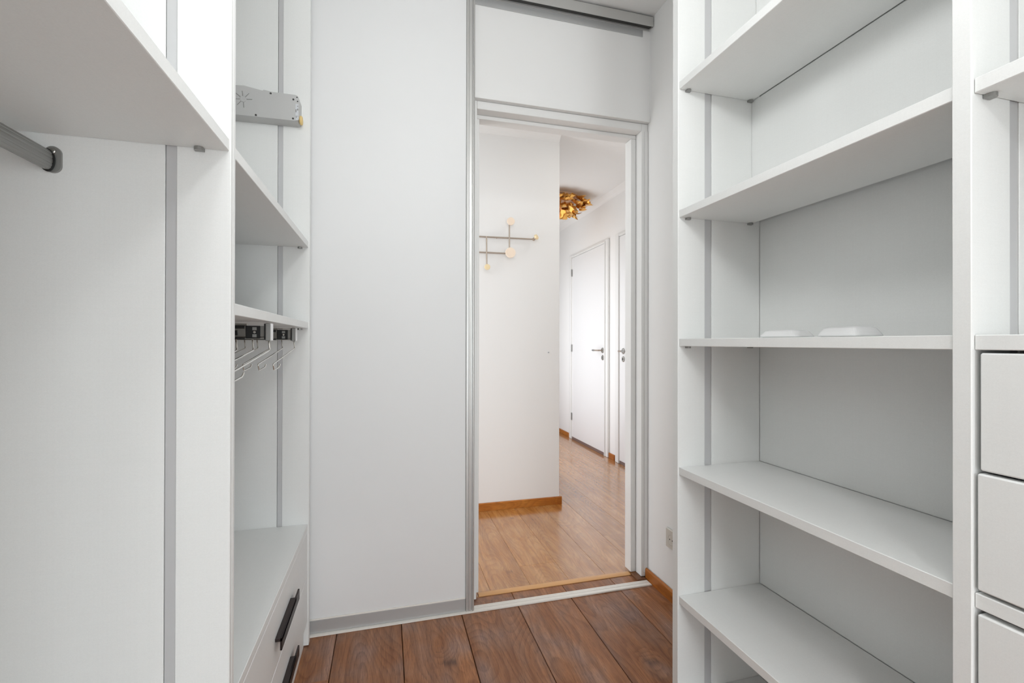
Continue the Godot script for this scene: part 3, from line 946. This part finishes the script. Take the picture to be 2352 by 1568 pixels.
func build_small_things() -> void:
	tray("smaller low white plastic tray on the middle shelf, next to the far upright", V(0.985, 1.1133, -0.953), V(0.095, 0.0195, 0.102), 0.25)
	tray("larger low white plastic tray on the middle shelf, nearer the shelf's middle", V(0.985, 1.1133, -0.788), V(0.085, 0.0225, 0.105), -0.1)
	var s := thing("power_socket", "cream power socket low on the side wall beside the bookcase", "socket", V(1.179, 0.265, -1.72))
	box(s, "cover_plate", V(1.168, 0.222, -1.757), V(1.1795, 0.305, -1.674), M.socket, 0.003)
	var rim := put(s, "socket_insert", lathe([Vector2(0.022, 0.0), Vector2(0.022, 0.001), Vector2(0.0205, 0.0015), Vector2(0.0195, 0.0006), Vector2(0.0, 0.0006)], 28).commit(), M.socket, V(1.1678, 0.2635, -1.7155), Basis(Vector3.BACK, PI * 0.5))
	for dz in [-0.0095, 0.0095]:
		put(rim, "contact_hole", lathe([Vector2(0.0026, 0.0), Vector2(0.0026, 0.0008), Vector2(0, 0.0008)], 12).commit(), M.black, V(1.1672, 0.2635, -1.7155 + dz), Basis(Vector3.BACK, PI * 0.5))
	var p := thing("wall_plug", "tiny white wall plug left in the bare coat rack wall", "wall plug", V(1.063, 1.035, -2.9695))
	put(p, "collar", lathe([Vector2(0.006, 0.0), Vector2(0.0055, 0.0025), Vector2(0.003, 0.003), Vector2(0, 0.003)], 16).commit(), M.plastic_light, V(1.063, 1.035, -2.9698), Basis(Vector3.RIGHT, PI * 0.5))
	put(p, "screw_hole", lathe([Vector2(0.0026, 0.0), Vector2(0.0024, 0.0008), Vector2(0, 0.0008)], 10).commit(), M.dark_alu, V(1.0645, 1.0345, -2.9667), Basis(Vector3.RIGHT, PI * 0.5))
	# glass globes on cords, out of view: closet lamp and added fill light
	var globe := []
	for k in 15:
		var g := PI * k / 14.0
		globe.append(Vector2(sin(g) * 0.10, -cos(g) * 0.10))
	for k in 2:
		var at: Vector3 = PENDANTS[k]
		var l := thing("pendant_lamp", ["white globe pendant lamp at the back of the closet", "added white fill globe above the middle of the closet floor"][k], "lamp", at, "closet pendant lamps")
		put(l, "globe", lathe(globe, 28).commit(), M.bulb, at)
		var st := begin()
		tube(st, [V(0, 0.101, 0), V(0, 2.577 - at.y, 0)], 0.003, 8)
		put(l, "cord", st.commit(), M.tray, at)
		put(l, "canopy", lathe([Vector2(0.0, -0.022), Vector2(0.045, -0.02), Vector2(0.05, 0.0)], 24).commit(), M.tray, V(at.x, 2.5995, at.z))
	var c := thing("ceiling_spot", "flat white ceiling light just inside the hallway", "lamp", V(1.45, 2.5255, -2.42))
	box(c, "housing", V(1.29, 2.505, -2.58), V(1.61, 2.5255, -2.26), M.tray, 0.003)
	box(c, "diffuser", V(1.30, 2.5, -2.57), V(1.60, 2.5045, -2.27), M.bulb, 0.001)

func build_hall_doors() -> void:
	var spans := [[-4.93, -4.10, true], [-3.81, -2.99, false]]
	for n in 2:
		var z0: float = spans[n][0]
		var z1: float = spans[n][1]
		var d := thing("door_%d" % (n + 2), ["plain white corridor door, the farther one, shown full width through the doorway", "plain white corridor door, the nearer one, cut off by the door frame"][n], "door", V(2.06, 0, (z0 + z1) * 0.5), "white corridor doors", "structure")
		var x := 2.0695
		box(d, "leaf", V(x - 0.018, 0.029, z0 + 0.0008), V(x, 2.071, z1 - 0.0005), M.door, 0.0015)
		box(d, "sill_strip", V(x - 0.016, 0.0005, z0 + 0.003), V(x, 0.027, z1 - 0.003), M.door_sill, 0.001)
		for e in [[z0 - 0.075, z0, 1.0], [z1, z1 + 0.065, -1.0]]:
			box(d, "casing", V(x - 0.022, 0.0005, e[0]), V(x, 2.105, e[1]), M.paint, 0.003)
			var inner: float = e[1] - 0.014 if e[2] > 0.0 else e[0]
			box(d, "casing_bead", V(x - 0.030, 0.0005, inner), V(x - 0.0222, 2.092, inner + 0.014), M.paint, 0.003)
		box(d, "casing_head", V(x - 0.022, 2.074, z0), V(x, 2.105, z1), M.paint, 0.003)
		box(d, "casing_bead", V(x - 0.030, 2.078, z0 + 0.0002), V(x - 0.0222, 2.092, z1 - 0.0002), M.paint, 0.003)
		# lever handle and key rosette near the edge farther from the hinges
		var hz: float = z1 - 0.045 if n == 0 else z0 + 0.075
		var y := 1.027
		var turned := Basis(Vector3.BACK, PI * 0.5)
		var rose := lathe([Vector2(0.026, 0.0), Vector2(0.026, 0.005), Vector2(0.022, 0.008), Vector2(0.010, 0.009), Vector2(0.0, 0.009)], 24).commit()
		var hd := put(d, "handle", rose, M.steel, V(x - 0.0182, y, hz), turned)
		var st := begin()
		var way := -1.0 if n == 0 else 1.0
		tube(st, rounded([V(0, 0, 0), V(-0.045, 0, 0), V(-0.047, 0, way * 0.065)], 0.012, 5), 0.0075, 12)
		put(hd, "lever_neck", st.commit(), M.brass_bar, V(x - 0.027, y, hz))
		var grip := lathe([Vector2(0.0, 0.0), Vector2(0.0072, 0.0), Vector2(0.0085, 0.012), Vector2(0.0095, 0.04), Vector2(0.007, 0.058), Vector2(0.0, 0.062)], 16).commit()
		put(hd, "lever_grip", grip, M.zinc, V(x - 0.074, y, hz + way * 0.065), Basis(Vector3.RIGHT, way * PI * 0.5))
		var ky := put(d, "key_rosette", lathe([Vector2(0.025, 0.0), Vector2(0.025, 0.004), Vector2(0.021, 0.007), Vector2(0.0, 0.008)], 24).commit(), M.steel, V(x - 0.0182, y - 0.072, hz), turned)
		box(ky, "keyhole", V(x - 0.032, y - 0.082, hz - 0.006), V(x - 0.0264, y - 0.062, hz + 0.006), M.zinc, 0.002)
		if n == 0:
			for hy in [0.262, 1.041, 1.90]:
				var h := begin()
				tube(h, [V(0, -0.04, 0), V(0, 0.04, 0)], 0.0075, 10)
				put(d, "hinge", h.commit(), M.zinc, V(x - 0.026, hy, z0 + 0.010))

func build_coat_rack() -> void:
	var z := -2.95
	var t := thing("coat_rack", "brass coat rack of thin crossing bars with round discs at the bar ends", "coat rack", V(0.78, 1.75, -2.96))
	var bar := func(a: Vector3, b: Vector3, r: float) -> void:
		var st := begin()
		var c := (a + b) * 0.5
		tube(st, [a - c, b - c], r, 12)
		put(t, "bar", st.commit(), M.brass_bar, c)
	bar.call(V(0.18, 1.785, z), V(0.941, 1.795, z), 0.0052)
	bar.call(V(0.26, 1.685, z), V(0.776, 1.690, z), 0.0052)
	bar.call(V(0.780, 1.690, z + 0.0106), V(0.779, 1.892, z + 0.0106), 0.0045)
	bar.call(V(0.628, 1.588, z + 0.0106), V(0.626, 1.792, z + 0.0106), 0.0045)
	bar.call(V(0.36, 1.60, z + 0.0106), V(0.36, 1.87, z + 0.0106), 0.0045)
	var discs := [[V(0.780, 1.892, z + 0.045), 0.0255, 0], [V(0.778, 1.687, z + 0.045), 0.0335, 0], [V(0.624, 1.587, z + 0.045), 0.0185, 1], [V(0.36, 1.87, z + 0.045), 0.025, 0], [V(0.18, 1.785, z + 0.045), 0.028, 1]]
	for d in discs:
		var r: float = d[1]
		var o := put(t, "disc", lathe([Vector2(0, -0.005), Vector2(r - 0.001, -0.005), Vector2(r, -0.004), Vector2(r, 0.004), Vector2(r - 0.0015, 0.005), Vector2(0, 0.005)], 40).commit(), M.brass_disc if d[2] == 0 else M.brass_gold, d[0], Basis(Vector3.RIGHT, PI * 0.5))
		var st := begin()
		tube(st, [V(0, 0, 0), V(0, 0, -0.0295)], 0.0042, 10)
		put(o, "stem", st.commit(), M.brass_bar, d[0] + V(0, 0, -0.0052))
	# the last disc is turned aside on a ring joint at the end of the longer bar
	var ring := put(t, "joint_ring", lathe([Vector2(0.0, -0.006), Vector2(0.009, -0.006), Vector2(0.0105, -0.003), Vector2(0.0105, 0.003), Vector2(0.009, 0.006), Vector2(0.0, 0.006)], 24).commit(), M.brass_bar, V(0.9475, 1.7925, z + 0.012), Basis(Vector3.RIGHT, PI * 0.5))
	var aim := Basis(Vector3.UP, 0.75) * Basis(Vector3.RIGHT, PI * 0.5 - 0.35)
	put(t, "disc", lathe([Vector2(0, -0.007), Vector2(0.0165, -0.007), Vector2(0.0175, -0.005), Vector2(0.0175, 0.005), Vector2(0.016, 0.007), Vector2(0, 0.007)], 36).commit(), M.brass_gold, V(0.959, 1.803, z + 0.034), aim)
	var st2 := begin()
	tube(st2, [V(0, 0, 0), V(0.0075, 0.006, 0.012)], 0.005, 10)
	put(ring, "stem", st2.commit(), M.brass_bar, V(0.9475, 1.7925, z + 0.0185))
	for x in [0.26, 0.70]:
		var s := begin()
		tube(s, [V(0, 0, -0.0195), V(0, 0, -0.0055)], 0.004, 10)
		put(t, "wall_stud", s.commit(), M.brass_bar, V(x, 1.7868 if x < 0.5 else 1.7918, z))

# ceiling lamp of crinkled golden leaves
func petal_mesh(rng: RandomNumberGenerator) -> ArrayMesh:
	var st := begin()
	var n := 9
	var w := rng.randf_range(0.12, 0.18)
	var l := rng.randf_range(0.13, 0.19)
	var curl := rng.randf_range(0.9, 2.2)
	var twist := rng.randf_range(-0.9, 0.9)
	var ph := rng.randf() * TAU
	var grid := []
	for i in n:
		var row := []
		var u := i / float(n - 1)
		for j in n:
			var v := j / float(n - 1) - 0.5
			var a := u * curl
			var width := w * (0.55 + 0.75 * sin(PI * clampf(u * 0.8 + 0.12, 0, 1)))
			var p := V(v * width, -sin(a) / curl * l, (1.0 - cos(a)) / curl * l)
			p.z += (v * v) * 0.16 + 0.012 * sin(ph + u * 7.0 + v * 6.0)
			p.y += 0.010 * sin(ph * 2.0 + v * 9.0)
			p = p.rotated(Vector3.UP, twist * u)
			row.append(p)
		grid.append(row)
	var normals := []
	for i in n:
		var row := []
		for j in n:
			var a: Vector3 = grid[mini(i + 1, n - 1)][j] - grid[maxi(i - 1, 0)][j]
			var b: Vector3 = grid[i][mini(j + 1, n - 1)] - grid[i][maxi(j - 1, 0)]
			row.append(a.cross(b).normalized())
		normals.append(row)
	# a smooth sheet with two sides and a rim
	for s in [-1.0, 1.0]:
		for i in n - 1:
			for j in n - 1:
				for t in [[[0, 0], [1, 0], [1, 1]], [[0, 0], [1, 1], [0, 1]]]:
					var order: Array = t if s < 0.0 else [t[0], t[2], t[1]]
					for e in order:
						var m: Vector3 = normals[i + e[0]][j + e[1]] * s
						st.set_normal(m)
						st.set_uv(Vector2.ZERO)
						st.add_vertex(grid[i + e[0]][j + e[1]] + m * 0.0006)
	for k in n - 1:
		for e in [[k, 0, k + 1, 0], [k, n - 1, k + 1, n - 1], [0, k, 0, k + 1], [n - 1, k, n - 1, k + 1]]:
			var na: Vector3 = normals[e[0]][e[1]] * 0.0006
			var nb: Vector3 = normals[e[2]][e[3]] * 0.0006
			var a: Vector3 = grid[e[0]][e[1]]
			var b: Vector3 = grid[e[2]][e[3]]
			var nn := (b - a).cross(na).normalized()
			if nn.dot((a + b) * 0.5 - (grid[n / 2][n / 2] as Vector3)) < 0.0: nn = -nn
			quad(st, a - na, b - nb, b + nb, a + na, nn)
	return st.commit()

func build_gold_lamp() -> void:
	var c := V(1.60, 2.5255, -4.27)
	var t := thing("ceiling_lamp", "golden ceiling lamp of crinkled metal leaves in the corridor", "ceiling lamp", c)
	put(t, "ceiling_plate", lathe([Vector2(0.0, -0.018), Vector2(0.215, -0.018), Vector2(0.225, -0.012), Vector2(0.225, 0.0)], 40).commit(), M.gold_light, c)
	var core := []
	for k in 9:
		var a := PI * 0.5 * k / 8.0
		core.append(Vector2(sin(a) * 0.19, -0.019 - cos(a) * 0.10))
	put(t, "core_bowl", lathe(core, 28).commit(), M.gold_light, c)
	var rng := RandomNumberGenerator.new()
	rng.seed = 21
	var variants := []
	for k in 10: variants.append(petal_mesh(rng))
	for ring in [[0.0, 0.235, -0.030, 14], [0.4, 0.20, -0.055, 13], [0.9, 0.14, -0.078, 9], [1.35, 0.06, -0.092, 6]]:
		for k in ring[3]:
			var a: float = TAU * (k + 0.5 * ring[0] + rng.randf_range(-0.2, 0.2)) / ring[3]
			var tilt: float = -0.28 + ring[0] * 0.22 + rng.randf_range(-0.2, 0.2)
			var b := Basis(Vector3.UP, -a + PI * 0.5) * Basis(Vector3.RIGHT, tilt) * Basis(Vector3.BACK, rng.randf_range(-0.5, 0.5))
			b = b.scaled(Vector3.ONE * 0.72)
			var p: Vector3 = c + V(cos(a) * ring[1], ring[2], sin(a) * ring[1])
			put(t, "petal", variants[rng.randi() % 10], M.gold, p, b)
